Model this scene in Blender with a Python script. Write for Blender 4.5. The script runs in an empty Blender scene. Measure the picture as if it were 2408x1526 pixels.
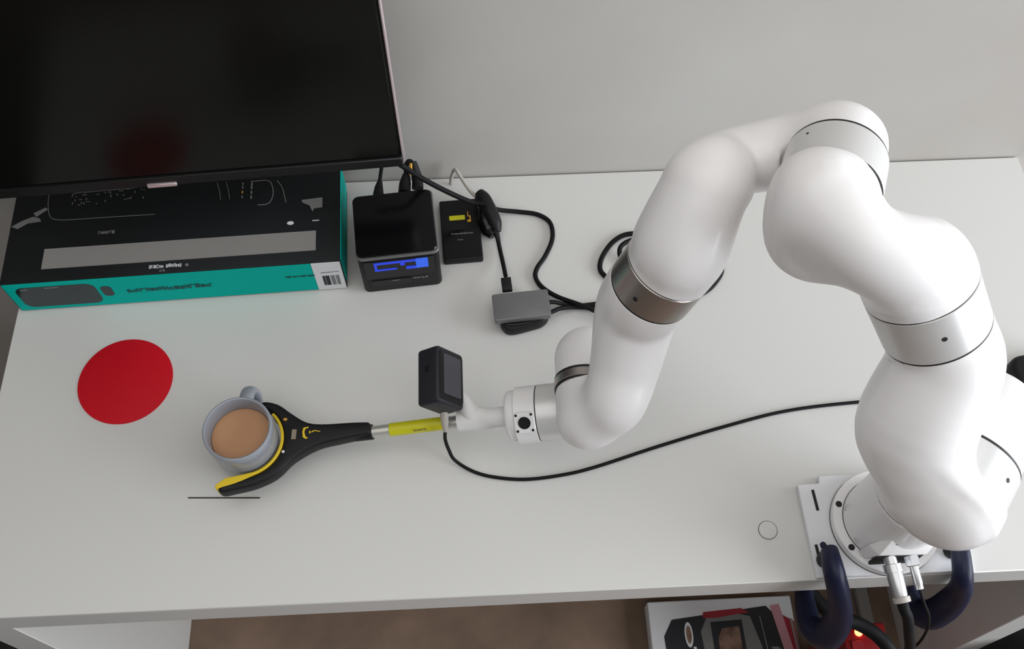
import bpy, bmesh, math, random
import numpy as np
from mathutils import Vector, Matrix

scene = bpy.context.scene
COL = scene.collection
TOP = 0.75                       # height of the desk top above the floor
random.seed(7)

# ------------------------------------------------------------------ camera
CAM_PITCH, CAM_ROLL, CAM_YAW = math.radians(61.212), math.radians(-0.135), math.radians(2.828)
fw = Vector((math.sin(CAM_YAW) * math.cos(CAM_PITCH), math.cos(CAM_YAW) * math.cos(CAM_PITCH), -math.sin(CAM_PITCH)))
rt = Vector((math.cos(CAM_YAW), -math.sin(CAM_YAW), 0))
dn = fw.cross(rt)
rt2 = math.cos(CAM_ROLL) * rt + math.sin(CAM_ROLL) * dn
dn2 = -math.sin(CAM_ROLL) * rt + math.cos(CAM_ROLL) * dn
cam_data = bpy.data.cameras.new('camera')
cam_data.sensor_width = 36.0
cam_data.lens = 36.0 * 2310.55 / 2408.0
cam_data.clip_start = 0.02
cam = bpy.data.objects.new('camera', cam_data)
COL.objects.link(cam)
cam.matrix_world = Matrix(((rt2.x, -dn2.x, -fw.x, 0.0), (rt2.y, -dn2.y, -fw.y, 0.0), (rt2.z, -dn2.z, -fw.z, TOP + 1.15), (0, 0, 0, 1)))
scene.camera = cam

# ------------------------------------------------------------------ light
world = bpy.data.worlds.new('room_light')
scene.world = world
world.use_nodes = True
bg = world.node_tree.nodes['Background']
bg.inputs[0].default_value = (0.93, 0.94, 0.95, 1)
bg.inputs[1].default_value = 0.20

def area_light(name, loc, target, sx, sy, power, color):
    d = bpy.data.lights.new(name, 'AREA')
    d.shape = 'RECTANGLE'; d.size = sx; d.size_y = sy; d.energy = power; d.color = color
    o = bpy.data.objects.new(name, d); COL.objects.link(o)
    o.location = loc
    o.rotation_euler = (Vector(target) - Vector(loc)).to_track_quat('-Z', 'Y').to_euler()
    return o
area_light('window_daylight', (2.7, -0.30, 1.50), (0.1, 0.45, 0.75), 2.4, 1.7, 102, (0.90, 0.945, 1.0))
area_light('overhead_fill', (0.1, -0.1, 2.75), (0.1, 0.0, 0.0), 2.6, 2.0, 21, (1.0, 0.985, 0.96))  # added soft fill from above, not a fitting known in the room

vs = scene.view_settings
vs.view_transform = 'Standard'; vs.look = 'None'; vs.exposure = 0.14; vs.gamma = 1.0
vs.use_curve_mapping = False

# ------------------------------------------------------------------ materials
def lin(c):
    return tuple(((v / 255) / 12.92 if v / 255 <= 0.04045 else ((v / 255 + 0.055) / 1.055) ** 2.4) for v in c) + (1.0,)
def mat(name, rgb, rough=0.5, metal=0.0, spec=0.5, noise=0.0, scale=8.0, bump=0.0, bscale=200.0, coat=0.0, emit=None, estr=0.0, rgb2=None):
    m = bpy.data.materials.new(name); m.use_nodes = True
    nt = m.node_tree; b = nt.nodes['Principled BSDF']
    b.inputs['Base Color'].default_value = lin(rgb)
    b.inputs['Roughness'].default_value = rough
    b.inputs['Metallic'].default_value = metal
    b.inputs['Specular IOR Level'].default_value = spec
    b.inputs['Coat Weight'].default_value = coat
    b.inputs['Coat Roughness'].default_value = 0.1
    if emit:
        b.inputs['Emission Color'].default_value = lin(emit); b.inputs['Emission Strength'].default_value = estr
    tc = nt.nodes.new('ShaderNodeTexCoord')
    if noise > 0 or rgb2:
        n = nt.nodes.new('ShaderNodeTexNoise'); n.inputs['Scale'].default_value = scale; n.inputs['Detail'].default_value = 5
        nt.links.new(tc.outputs['Object'], n.inputs['Vector'])
        r = nt.nodes.new('ShaderNodeValToRGB')
        c = lin(rgb)
        r.color_ramp.elements[0].position = 0.3; r.color_ramp.elements[1].position = 0.7
        if rgb2: r.color_ramp.elements[0].color = lin(rgb2)
        else: r.color_ramp.elements[0].color = tuple(v * (1 - noise) for v in c[:3]) + (1,)
        r.color_ramp.elements[1].color = c
        nt.links.new(n.outputs['Fac'], r.inputs['Fac']); nt.links.new(r.outputs['Color'], b.inputs['Base Color'])
    if bump > 0:
        n2 = nt.nodes.new('ShaderNodeTexNoise'); n2.inputs['Scale'].default_value = bscale; n2.inputs['Detail'].default_value = 4
        nt.links.new(tc.outputs['Object'], n2.inputs['Vector'])
        bp = nt.nodes.new('ShaderNodeBump'); bp.inputs['Strength'].default_value = bump; bp.inputs['Distance'].default_value = 0.001
        nt.links.new(n2.outputs['Fac'], bp.inputs['Height']); nt.links.new(bp.outputs['Normal'], b.inputs['Normal'])
    return m

M = {}
M['desk'] = mat('desk_white_foil', (208, 207, 204), 0.42, noise=0.02, scale=3, bump=0.02, bscale=400)
M['wall'] = mat('wall_paint', (187, 185, 181), 0.85, spec=0.2, rgb2=(174, 169, 163), scale=2.2, bump=0.25, bscale=6)
M['floor'] = mat('floor_carpet', (142, 119, 103), 0.9, spec=0.1, rgb2=(114, 97, 83), scale=9, bump=0.4, bscale=120)
M['robot'] = mat('robot_white_paint', (236, 234, 234), 0.38, spec=0.5, coat=0.15, noise=0.01)
M['band'] = mat('satin_aluminium_band', (218, 217, 216), 0.36, metal=0.35, noise=0.03, scale=30)
M['band_dark'] = mat('satin_metal_band', (176, 170, 166), 0.30, metal=0.9, noise=0.03, scale=30)
M['seam'] = mat('black_seam', (18, 17, 18), 0.6, noise=0.1)
M['plate'] = mat('white_powder_plate', (226, 226, 229), 0.45, noise=0.02, bump=0.05, bscale=700)
M['steel'] = mat('brushed_steel', (215, 215, 217), 0.34, metal=0.85, noise=0.05, scale=60)
M['navy'] = mat('navy_plastic', (21, 25, 52), 0.45, spec=0.3, noise=0.15, scale=20)
M['black'] = mat('black_plastic', (24, 23, 25), 0.5, spec=0.25, noise=0.15, scale=40)
M['black_gloss'] = mat('black_gloss', (10, 10, 12), 0.18, spec=0.35, noise=0.1)
M['rubber'] = mat('black_cable', (20, 20, 21), 0.6, spec=0.15, noise=0.1, scale=60)
M['screen'] = mat('screen_glass', (16, 16, 14), 0.20, spec=0.14, noise=0.05)
M['bezel'] = mat('bezel_black', (24, 24, 24), 0.45, spec=0.25, noise=0.08)
M['carton'] = mat('carton_black_print', (30, 32, 34), 0.45, spec=0.2, rgb2=(22, 23, 24), scale=5)
M['teal'] = mat('teal_print', (0, 178, 164), 0.6, spec=0.08, noise=0.03, scale=6)
M['greystrip'] = mat('grey_label_strip', (138, 136, 133), 0.5, noise=0.08, scale=5)
M['white'] = mat('white_print', (222, 222, 224), 0.5, noise=0.02)
M['dimwhite'] = mat('faded_white_print', (120, 120, 118), 0.5, noise=0.1, scale=80)
M['silverplastic'] = mat('silver_strip', (214, 196, 200), 0.3, metal=0.5, noise=0.03)
M['window'] = mat('dark_window_film', (34, 46, 50), 0.15, noise=0.15, scale=15)
M['darkink'] = mat('dark_ink', (16, 70, 68), 0.6, noise=0.1)
M['blackink'] = mat('black_ink', (28, 30, 36), 0.6, noise=0.1)
M['blue'] = mat('blue_display', (10, 30, 120), 0.3, emit=(16, 66, 245), estr=0.55, noise=0.1)
M['bluelight'] = mat('pale_blue_display', (30, 70, 190), 0.3, emit=(40, 105, 240), estr=0.5, noise=0.1)
M['hub'] = mat('grey_aluminium', (116, 116, 117), 0.42, metal=0.4, noise=0.04, scale=40)
M['yellow'] = mat('yellow_rubber', (222, 190, 30), 0.5, noise=0.04, scale=30)
M['yellowfilm'] = mat('yellow_sleeve', (205, 200, 20), 0.4, noise=0.08, scale=25)
M['orange'] = mat('orange_print', (214, 158, 52), 0.5, noise=0.05)
M['red'] = mat('red_disc', (200, 4, 28), 0.6, spec=0.25, noise=0.05, scale=6)
M['mug'] = mat('grey_stoneware', (144, 148, 157), 0.3, noise=0.06, scale=12, coat=0.3)
M['coffee'] = mat('milky_coffee', (186, 139, 101), 0.35, noise=0.05, scale=20)
M['tube'] = mat('silver_tube', (206, 204, 196), 0.32, metal=0.6, noise=0.03)
M['printwhite'] = mat('white_printed_plastic', (228, 227, 226), 0.5, noise=0.02, bump=0.05, bscale=900)
M['cam'] = mat('camera_black', (36, 35, 42), 0.5, spec=0.35, noise=0.1, scale=60)
M['camscreen'] = mat('camera_screen', (58, 57, 66), 0.3, noise=0.05)
M['cable_grey'] = mat('grey_plug', (176, 170, 162), 0.45, noise=0.05)
M['khaki'] = mat('khaki_slot', (140, 130, 108), 0.5, noise=0.08)
M['led'] = mat('red_led', (255, 60, 30), 0.4, emit=(255, 120, 70), estr=6.0)
M['redbox'] = mat('red_translucent_plastic', (150, 22, 26), 0.35, rgb2=(90, 10, 16), scale=14)
M['pink'] = mat('pink_print', (196, 140, 148), 0.5, noise=0.05)
M['redprint'] = mat('red_print', (150, 30, 44), 0.5, noise=0.1)
M['brownprint'] = mat('sepia_print', (150, 118, 100), 0.5, rgb2=(88, 62, 52), scale=60)
M['greypaint'] = mat('grey_paint', (120, 118, 120), 0.5, noise=0.04)
M['gap'] = mat('dark_slot', (22, 22, 26), 0.7, noise=0.1)

# ------------------------------------------------------------------ helpers
ORG = {}
def link(o): COL.objects.link(o); return o
def tag(o, label, cat, group=None):
    o['label'] = label; o['category'] = cat
    if group: o['group'] = group
    return o
def thing(name, label, cat, loc, group=None):
    o = link(bpy.data.objects.new(name, None)); o.location = loc; o.empty_display_size = 0.02
    ORG[o.name] = Vector(loc)
    return tag(o, label, cat, group)
def from_bm(name, bm, m, parent=None, smooth=True, origin=None, label=None):
    """world-space bmesh -> object; origin of a top-level mesh = given point"""
    me = bpy.data.meshes.new(name)
    org = ORG[parent.name] if parent else Vector(origin if origin else (0, 0, 0))
    bmesh.ops.recalc_face_normals(bm, faces=bm.faces)
    bmesh.ops.translate(bm, verts=bm.verts, vec=-org)
    bm.to_mesh(me); bm.free()
    for p in me.polygons: p.use_smooth = smooth
    if smooth: me.set_sharp_from_angle(angle=math.radians(38))
    me.materials.append(m)
    o = link(bpy.data.objects.new(name, me))
    if parent: o.parent = parent; ORG[o.name] = org.copy()
    else: o.location = org; ORG[o.name] = org.copy()
    if label: o['label'] = label
    return o
def D(p): return Vector((p[0], p[1], p[2] + TOP))
def box_bm(sx, sy, sz, mtx=None, bevel=0.0, seg=2, bm=None):
    b = bmesh.new()
    bmesh.ops.create_cube(b, size=1.0)
    bmesh.ops.scale(b, verts=b.verts, vec=(sx, sy, sz))
    if bevel > 0: bmesh.ops.bevel(b, geom=list(b.edges), offset=bevel, segments=seg, profile=0.5, affect='EDGES')
    if mtx is not None: bmesh.ops.transform(b, matrix=mtx, verts=b.verts)
    return b
def join(*bms):
    out = bms[0]
    for b in bms[1:]:
        me = bpy.data.meshes.new('tmp'); b.to_mesh(me); b.free(); out.from_mesh(me); bpy.data.meshes.remove(me)
    return out
def frame(loc, x, y, z):
    return Matrix(((x[0], y[0], z[0], loc[0]), (x[1], y[1], z[1], loc[1]), (x[2], y[2], z[2], loc[2]), (0, 0, 0, 1)))
def zrot(loc, a): return Matrix.Translation(Vector(loc)) @ Matrix.Rotation(a, 4, 'Z')
def prism_bm(pts, z0, z1, mtx=None, bevel=0.0, seg=2):
    b = bmesh.new()
    vs_ = [b.verts.new((p[0], p[1], z0)) for p in pts]
    f = b.faces.new(vs_)
    r = bmesh.ops.extrude_face_region(b, geom=[f])
    bmesh.ops.translate(b, verts=[v for v in r['geom'] if isinstance(v, bmesh.types.BMVert)], vec=(0, 0, z1 - z0))
    if bevel > 0:
        bmesh.ops.recalc_face_normals(b, faces=b.faces)
        ed = [e for e in b.edges if len(e.link_faces) == 2 and e.calc_face_angle(0) > 0.6]
        bmesh.ops.bevel(b, geom=ed, offset=bevel, segments=seg, profile=0.5, affect='EDGES')
    if mtx is not None: bmesh.ops.transform(b, matrix=mtx, verts=b.verts)
    return b
def rrect(w, h, r, n=6):
    out = []
    for cx_, cy_, a0 in ((w/2-r, h/2-r, 0), (-w/2+r, h/2-r, 90), (-w/2+r, -h/2+r, 180), (w/2-r, -h/2+r, 270)):
        for i in range(n + 1):
            a = math.radians(a0 + 90 * i / n); out.append((cx_ + r * math.cos(a), cy_ + r * math.sin(a)))
    return out
def perp(n):
    n = Vector(n).normalized()
    a = n.cross(Vector((0, 0, 1))) if abs(n.z) < 0.9 else n.cross(Vector((1, 0, 0)))
    a.normalize(); return a, n.cross(a)
def lathe_bm(c, axis, prof, seg=64):
    """prof: list of (s along axis, radius)"""
    c = Vector(c); n = Vector(axis).normalized(); a, b_ = perp(n)
    bm = bmesh.new(); rings = []
    for s, r in prof:
        if r < 1e-6: rings.append([bm.verts.new(c + n * s)])
        else: rings.append([bm.verts.new(c + n * s + r * (math.cos(t) * a + math.sin(t) * b_)) for t in [2 * math.pi * i / seg for i in range(seg)]])
    for r0, r1 in zip(rings, rings[1:]):
        for i in range(seg):
            j = (i + 1) % seg
            if len(r0) == 1 and len(r1) == 1: continue
            if len(r0) == 1: bm.faces.new((r0[0], r1[j], r1[i]))
            elif len(r1) == 1: bm.faces.new((r0[i], r0[j], r1[0]))
            else: bm.faces.new((r0[i], r0[j], r1[j], r1[i]))
    if len(rings[0]) > 1: bm.faces.new(rings[0][::-1])
    if len(rings[-1]) > 1: bm.faces.new(rings[-1])
    return bm
def disc_bm(c, axis, r, h, bev=0.0, seg=48):
    if bev > 0: return lathe_bm(c, axis, [(0, r), (h - bev, r), (h - bev * 0.3, r - bev * 0.3), (h, r - bev)], seg)
    return lathe_bm(c, axis, [(0, r), (h, r)], seg)
def ring_bm(c, axis, r0, r1, h, seg=64):
    c = Vector(c); n = Vector(axis).normalized(); a, b_ = perp(n); bm = bmesh.new(); R = []
    for s, r in ((0, r0), (0, r1), (h, r1), (h, r0)):
        R.append([bm.verts.new(c + n * s + r * (math.cos(t) * a + math.sin(t) * b_)) for t in [2 * math.pi * i / seg for i in range(seg)]])
    for k in range(4):
        p, q = R[k], R[(k + 1) % 4]
        for i in range(seg): bm.faces.new((p[i], p[(i + 1) % seg], q[(i + 1) % seg], q[i]))
    return bm
def catmull(pts, n=8):
    P = [Vector(p) for p in pts]; P = [2 * P[0] - P[1]] + P + [2 * P[-1] - P[-2]]
    out = []
    for i in range(1, len(P) - 2):
        for k in range(n):
            t = k / n; a, b, c, d = P[i-1], P[i], P[i+1], P[i+2]
            out.append(0.5 * ((2 * b) + (c - a) * t + (2*a - 5*b + 4*c - d) * t * t + (-a + 3*b - 3*c + d) * t**3))
    out.append(P[-2]); return out
def tube_bm(pts, r, seg=12, n=8, sub=True, flat=1.0, up=None):
    """r float or list (per control point). flat: squash along the second axis"""
    C = catmull(pts, n) if sub else [Vector(p) for p in pts]
    if isinstance(r, (int, float)): R = [r] * len(C)
    else:
        R = []
        for i in range(len(C)):
            f = i / (len(C) - 1) * (len(r) - 1); k = min(int(f), len(r) - 2); R.append(r[k] + (r[k + 1] - r[k]) * (f - k))
    bm = bmesh.new(); rings = []
    T = [(C[min(i + 1, len(C) - 1)] - C[max(i - 1, 0)]).normalized() for i in range(len(C))]
    a = Vector(up) if up else perp(T[0])[0]
    for c, t, rr in zip(C, T, R):
        a = (a - a.dot(t) * t).normalized(); b_ = t.cross(a)
        rings.append([bm.verts.new(c + rr * (math.cos(2*math.pi*i/seg) * a * flat + math.sin(2*math.pi*i/seg) * b_)) for i in range(seg)])
    for p, q in zip(rings, rings[1:]):
        for i in range(seg): bm.faces.new((p[i], p[(i + 1) % seg], q[(i + 1) % seg], q[i]))
    bm.faces.new(rings[0][::-1]); bm.faces.new(rings[-1])
    return bm
def cable(name, label, pts, r, m='rubber', group=None, cat='cable', n=10):
    P = [D(p) for p in pts]
    o = from_bm(name, tube_bm(P, r, 10, n), M[m], origin=P[0])
    return tag(o, label, cat, group)

# ------------------------------------------------------------------ signed-distance shapes for the robot's cast links
def catmull4(P, n=6):
    P = np.array(P, float); P = np.vstack([2 * P[0] - P[1], P, 2 * P[-1] - P[-2]]); out = []
    for i in range(1, len(P) - 2):
        a, b, c, d = P[i-1:i+3]
        for k in range(n):
            t = k / n; out.append(0.5 * (2*b + (c-a)*t + (2*a - 5*b + 4*c - d)*t*t + (-a + 3*b - 3*c + d)*t**3))
    out.append(P[-2]); return np.array(out)
def sd_path(p, ctrl):
    """round tube through (x, y, z above the desk, radius)"""
    C = catmull4(ctrl); C[:, 2] += TOP
    d = np.full(len(p), 1e9)
    for i in range(len(C) - 1):
        a = C[i, :3]; ba = C[i + 1, :3] - a
        h = np.clip((p - a) @ ba / (ba @ ba + 1e-12), 0, 1)
        d = np.minimum(d, np.linalg.norm(p - a - h[:, None] * ba, axis=1) - (C[i, 3] + (C[i + 1, 3] - C[i, 3]) * h))
    return d
def sd_cyl(p, c, n, s0, s1, r, rd=0.003, rd_far=None):
    """capped cylinder along n from s0 to s1 with rounded edges"""
    c = np.array(c); n = np.array(Vector(n).normalized()); v = p - c; s = v @ n
    rad = np.linalg.norm(v - s[:, None] * n, axis=1)
    mid, h = (s0 + s1) / 2, abs(s1 - s0) / 2
    e = np.full(len(p), rd)
    if rd_far is not None: e = np.where((s - mid) * (1 if s1 > s0 else -1) > 0, rd_far, rd)
    q = np.stack([rad - r + e, np.abs(s - mid) - h + e], 1)
    return np.minimum(q.max(1), 0) + np.linalg.norm(np.maximum(q, 0), axis=1) - e
def smin(a, b, k):
    h = np.clip(0.5 + 0.5 * (b - a) / k, 0, 1)
    return b + (a - b) * h - k * h * (1 - h)
def sdf_mesh(f, lo, hi, vox=0.0026):
    lo = np.array(lo); hi = np.array(hi); nx, ny, nz = [int(math.ceil(v)) + 1 for v in (hi - lo) / vox]
    X, Y, Z = np.meshgrid(np.arange(nx), np.arange(ny), np.arange(nz), indexing='ij')
    P = np.stack([X, Y, Z], -1).reshape(-1, 3) * vox + lo
    V = f(P).reshape(nx, ny, nz); S = V < 0
    c = np.zeros((nx - 1, ny - 1, nz - 1), int)
    for i in (0, 1):
        for j in (0, 1):
            for k in (0, 1): c += S[i:nx-1+i, j:ny-1+j, k:nz-1+k]
    act = (c > 0) & (c < 8); idx = -np.ones(c.shape, int); cells = np.argwhere(act); idx[act] = np.arange(len(cells))
    acc = np.zeros((len(cells), 3)); cnt = np.zeros(len(cells))
    offs = [(i, j, k) for i in (0, 1) for j in (0, 1) for k in (0, 1)]
    for a in range(8):
        for ax in range(3):
            if offs[a][ax]: continue
            b = list(offs[a]); b[ax] = 1
            A = cells + offs[a]; B = cells + b
            va = V[A[:, 0], A[:, 1], A[:, 2]]; vb = V[B[:, 0], B[:, 1], B[:, 2]]
            m = (va < 0) != (vb < 0); t = np.where(m, va / np.where(va == vb, 1, va - vb), 0)
            acc[m] += (A + (B - A) * t[:, None])[m]; cnt[m] += 1
    vt = acc / cnt[:, None] * vox + lo
    for _ in range(2):                                # project onto the surface
        e = 4e-4; d = f(vt); g = np.stack([(f(vt + e * v) - f(vt - e * v)) / (2 * e) for v in np.eye(3)], 1)
        step = np.clip(d, -vox, vox)[:, None] * g / np.maximum((g * g).sum(1), 0.3)[:, None]
        vt = vt - step
    quads = []
    for ax in range(3):
        u, w = (ax + 1) % 3, (ax + 2) % 3
        sl0 = [slice(None)] * 3; sl1 = [slice(None)] * 3
        sl0[ax] = slice(0, -1); sl1[ax] = slice(1, None)
        for s_ in (sl0, sl1):
            for q in (u, w): s_[q] = slice(1, -1)
        ch = S[tuple(sl0)] != S[tuple(sl1)]
        E_ = np.argwhere(ch); E_[:, u] += 1; E_[:, w] += 1
        inside = S[E_[:, 0], E_[:, 1], E_[:, 2]]
        def cell(du, dw):
            q = E_.copy(); q[:, u] += du; q[:, w] += dw; return idx[q[:, 0], q[:, 1], q[:, 2]]
        Q = np.stack([cell(-1, -1), cell(0, -1), cell(0, 0), cell(-1, 0)], 1)
        Q[~inside] = Q[~inside][:, ::-1]; quads.append(Q)
    return vt, np.concatenate(quads)
def relax(vt, q, ends, it=40):
    """even out the blends; ends = (centre, axis, station) of flat joint faces that stay crisp"""
    e = np.concatenate([q[:, [0, 1]], q[:, [1, 2]], q[:, [2, 3]], q[:, [3, 0]]]); n = len(vt)
    deg = np.bincount(e[:, 0], minlength=n) + np.bincount(e[:, 1], minlength=n)
    w = np.ones(n)
    for c, ax, s0 in ends:
        v = vt - np.array(c); s = v @ np.array(ax); r = np.linalg.norm(v - s[:, None] * np.array(ax), axis=1)
        w = np.where(r < 0.062, np.minimum(w, np.clip((np.abs(s - s0) - 0.003) / 0.012, 0, 1)), w)
    for i in range(it * 2):
        acc = np.stack([np.bincount(e[:, 0], vt[e[:, 1], k], n) + np.bincount(e[:, 1], vt[e[:, 0], k], n) for k in range(3)], 1)
        vt = vt + (0.55 if i % 2 == 0 else -0.555) * w[:, None] * (acc / np.maximum(deg, 1)[:, None] - vt)
    return vt
def sdf_obj(name, f, lo, hi, m, parent, vox=0.0026, ends=(), it=0, cuts=()):
    vt, q = sdf_mesh(f, lo, hi, vox)
    if it: vt = relax(vt, q, ends, it)
    org = ORG[parent.name]
    me = bpy.data.meshes.new(name)
    me.from_pydata([tuple(v) for v in (vt - np.array(org))], [], [tuple(int(i) for i in r) for r in q])
    me.validate()
    if cuts:                                          # machined joint faces: cut flat, cap and keep the rim sharp
        bm = bmesh.new(); bm.from_mesh(me); 
        for c, ax, s0, L in cuts:
            c = Vector(c) - org; ax = Vector(ax).normalized()
            def sr(p):
                v = p - c; s_ = v.dot(ax); return s_, (v - ax * s_).length
            fs = [f for f in bm.faces if (lambda t: -0.012 < t[0] - s0 < L and t[1] < 0.064)(sr(f.calc_center_median()))]
            ge = list({e for f in fs for e in f.edges}); gv = list({v for f in fs for v in f.verts})
            r = bmesh.ops.bisect_plane(bm, geom=fs + ge + gv, plane_co=c + ax * s0, plane_no=ax, dist=1e-6)
            kill = [f for f in bm.faces if (lambda t: 1e-6 < t[0] - s0 < L and t[1] < 0.064)(sr(f.calc_center_median()))]
            bmesh.ops.delete(bm, geom=kill, context='FACES')
            rim = [e for e in bm.edges if e.is_boundary and abs(sr(e.verts[0].co)[0] - s0) < 1e-4 and abs(sr(e.verts[1].co)[0] - s0) < 1e-4]
            bmesh.ops.holes_fill(bm, edges=rim, sides=0)
            for e in rim: e.smooth = False
        bm.to_mesh(me); bm.free()
    for p in me.polygons: p.use_smooth = True
    me.materials.append(m)
    o = link(bpy.data.objects.new(name, me)); o.parent = parent; ORG[o.name] = org.copy()
    return o

# ================================================================== the setting
def struct(name, bm, m):
    o = from_bm(name, bm, m, smooth=False); o['kind'] = 'structure'; return o
struct('floor', box_bm(6.0, 4.6, 0.1, Matrix.Translation((0, -1.4, -0.05))), M['floor'])
struct('wall_back', box_bm(6.0, 0.12, 2.7, Matrix.Translation((0, 0.9402, 1.35))), M['wall'])

# ================================================================== desk
XL, XR, YF, YB = -0.632, 0.790, 0.274, 0.878
desk = thing('desk', 'white desk with thick top and slab side panels against the wall', 'desk', (0.08, 0.576, 0))
from_bm('tabletop', box_bm(XR - XL, YB - YF, 0.05, Matrix.Translation(((XL + XR) / 2, (YF + YB) / 2, TOP - 0.025)), 0.0012, 1), M['desk'], desk)
for x in (XL + 0.025, XR - 0.023):
    from_bm('side_panel', box_bm(0.046, YB - YF - 0.004, TOP - 0.0505, Matrix.Translation((x, (YF + YB) / 2, (TOP - 0.0505) / 2)), 0.001, 1), M['desk'], desk)
from_bm('back_rail', box_bm(XR - XL - 0.1, 0.018, 0.30, Matrix.Translation(((XL + XR) / 2, YB - 0.03, TOP - 0.2015)), 0.001, 1), M['desk'], desk)
cap = from_bm('cover_cap', lathe_bm((0.324, 0.336, TOP + 0.0002), (0, 0, 1), [(0, 0.0108), (0.0006, 0.0108), (0.0008, 0.0104)], 40), M['desk'], desk)
from_bm('cap_gap', ring_bm((0.324, 0.336, TOP + 0.0001), (0, 0, 1), 0.0108, 0.0114, 0.0004, 40), M['seam'], cap)

# ================================================================== robot arm (seven joints)
robot = thing('robot', 'white seven-joint robot arm clamped to the right end of the desk', 'robot arm', (0.4604, 0.3351, TOP))
V = Vector
O2 = D((0.4604, 0.3351, 0.279)); z2 = V((-0.627, -0.779, 0)); z3 = V((-0.473, 0.381, 0.795))
O4 = D((0.2803, 0.4577, 0.4818)); z4 = V((0.386, 0.900, -0.202)); x4 = V((-0.863, 0.429, 0.266))
O5 = O4 + 0.0775 * x4; z5 = V((-0.326, -0.072, -0.943))
O6 = D((0.1017, 0.4664, 0.1796)); z6 = V((0.054, 0.994, -0.094))
O7 = D((0.0223, 0.4618, 0.0854)); z7 = V((-0.978, 0.033, -0.208)); x7 = V((0.203, -0.104, -0.974))
UP = V((0, 0, 1)); BASE = V((0.4604, 0.3351, TOP))
for v_ in (z2, z3, z4, x4, z5, z6, z7, x7): v_.normalize()
P2 = lambda s, t: O2 + s * z2 + t * z3
P4 = lambda s, t, u=0: O4 + s * z4 + t * x4 + u * z5
P5 = lambda t, s=0: O5 + t * z5 + s * z4
P6 = lambda s, a, b: O6 + s * z6 + a * z5 + b * x7
def bounds(pts, pad):
    A = np.array([tuple(p) for p in pts]); return A.min(0) - pad, A.max(0) + pad

# base: plate, flange, column
pl = from_bm('mounting_plate', prism_bm([(0.3675, 0.3885), (0.394, 0.3885), (0.3955, 0.3985), (0.555, 0.3985), (0.555, 0.2745), (0.3695, 0.2745)], TOP + 0.0005, TOP + 0.0085, bevel=0.0008, seg=1), M['plate'], robot)
from_bm('slot', box_bm(0.0035, 0.0262, 0.0006, zrot((0.3852, 0.3677, TOP + 0.0087), math.radians(3)), 0.0001, 1), M['gap'], pl)
from_bm('slot', box_bm(0.0035, 0.0262, 0.0006, zrot((0.372 + 0.004, 0.3005, TOP + 0.0087), math.radians(3)), 0.0001, 1), M['gap'], pl)
fl = from_bm('base_flange', lathe_bm(BASE, UP, [(0.0086, 0.0628), (0.0205, 0.0628), (0.0215, 0.0618), (0.0215, 0.05)], 96), M['robot'], robot)
from_bm('flange_gap', ring_bm(BASE + UP * 0.0086, UP, 0.0627, 0.0633, 0.0012, 96), M['seam'], fl)
for a in (157, 212, 26, 334):
    from_bm('screw_hole', disc_bm(BASE + V((0.0570 * math.cos(math.radians(a)), 0.0570 * math.sin(math.radians(a)), 0.0213)), UP, 0.0038, 0.0005, 0, 24), M['gap'], fl)
def f_base(p):
    d = sd_cyl(p, BASE, UP, 0.015, 0.1285, 0.0492, 0.001)
    r = np.linalg.norm(p[:, :2] - np.array(BASE[:2]), axis=1); h = p[:, 2] - TOP
    skirt = np.maximum(r - (0.0512 - 0.0020 * np.clip((h - 0.022) / 0.05, 0, 1)), np.maximum(h - 0.1285, 0.012 - h))
    return smin(d, skirt, 0.002)
col_ = sdf_obj('base_column', f_base, *[b for b in (np.array(BASE) - [0.06, 0.06, -0.005], np.array(BASE) + [0.06, 0.06, 0.14])], M['robot'], robot)
from_bm('column_seam', ring_bm(BASE + UP * 0.0216, UP, 0.049, 0.0518, 0.0006, 96), M['seam'], col_)
for a in (165, 207, 285):
    for hh in (0.030,):
        d_ = V((math.cos(math.radians(a)), math.sin(math.radians(a)), 0))
        from_bm('screw', disc_bm(BASE + d_ * 0.0512 + UP * hh, d_, 0.0022, 0.0008, 0, 16), M['steel'], col_)
# connector housing on the front of the base
hb = bmesh.new()
hv = [hb.verts.new(D(v)) for v in [(0.4235, 0.2815, 0.068), (0.4775, 0.2805, 0.068), (0.492, 0.296, 0.085), (0.438, 0.296, 0.094), (0.4200, 0.298, 0.056),
      (0.4235, 0.290, 0.022), (0.4775, 0.290, 0.022), (0.494, 0.300, 0.022), (0.4180, 0.300, 0.022)]]
for f_ in ((0, 1, 2, 3), (0, 3, 4), (0, 4, 8, 5), (0, 5, 6, 1), (1, 6, 7, 2), (2, 7, 8, 4, 3), (5, 8, 7, 6)): hb.faces.new([hv[i] for i in f_])
bmesh.ops.recalc_face_normals(hb, faces=hb.faces)
bmesh.ops.bevel(hb, geom=list(hb.edges), offset=0.0012, segments=2, profile=0.5, affect='EDGES')
hous = from_bm('connector_housing', hb, M['robot'], robot)
from_bm('connector_recess', box_bm(0.053, 0.004, 0.034, Matrix.Translation(D((0.4505, 0.2835, 0.046))), 0.001, 1), M['gap'], hous)
from_bm('raised_mark', tube_bm([D(v) for v in [(0.4405, 0.2895, 0.0812), (0.446, 0.2890, 0.0808), (0.452, 0.2885, 0.080), (0.458, 0.2895, 0.0795)]], 0.0009, 6, 4), M['greypaint'], hous)

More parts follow.
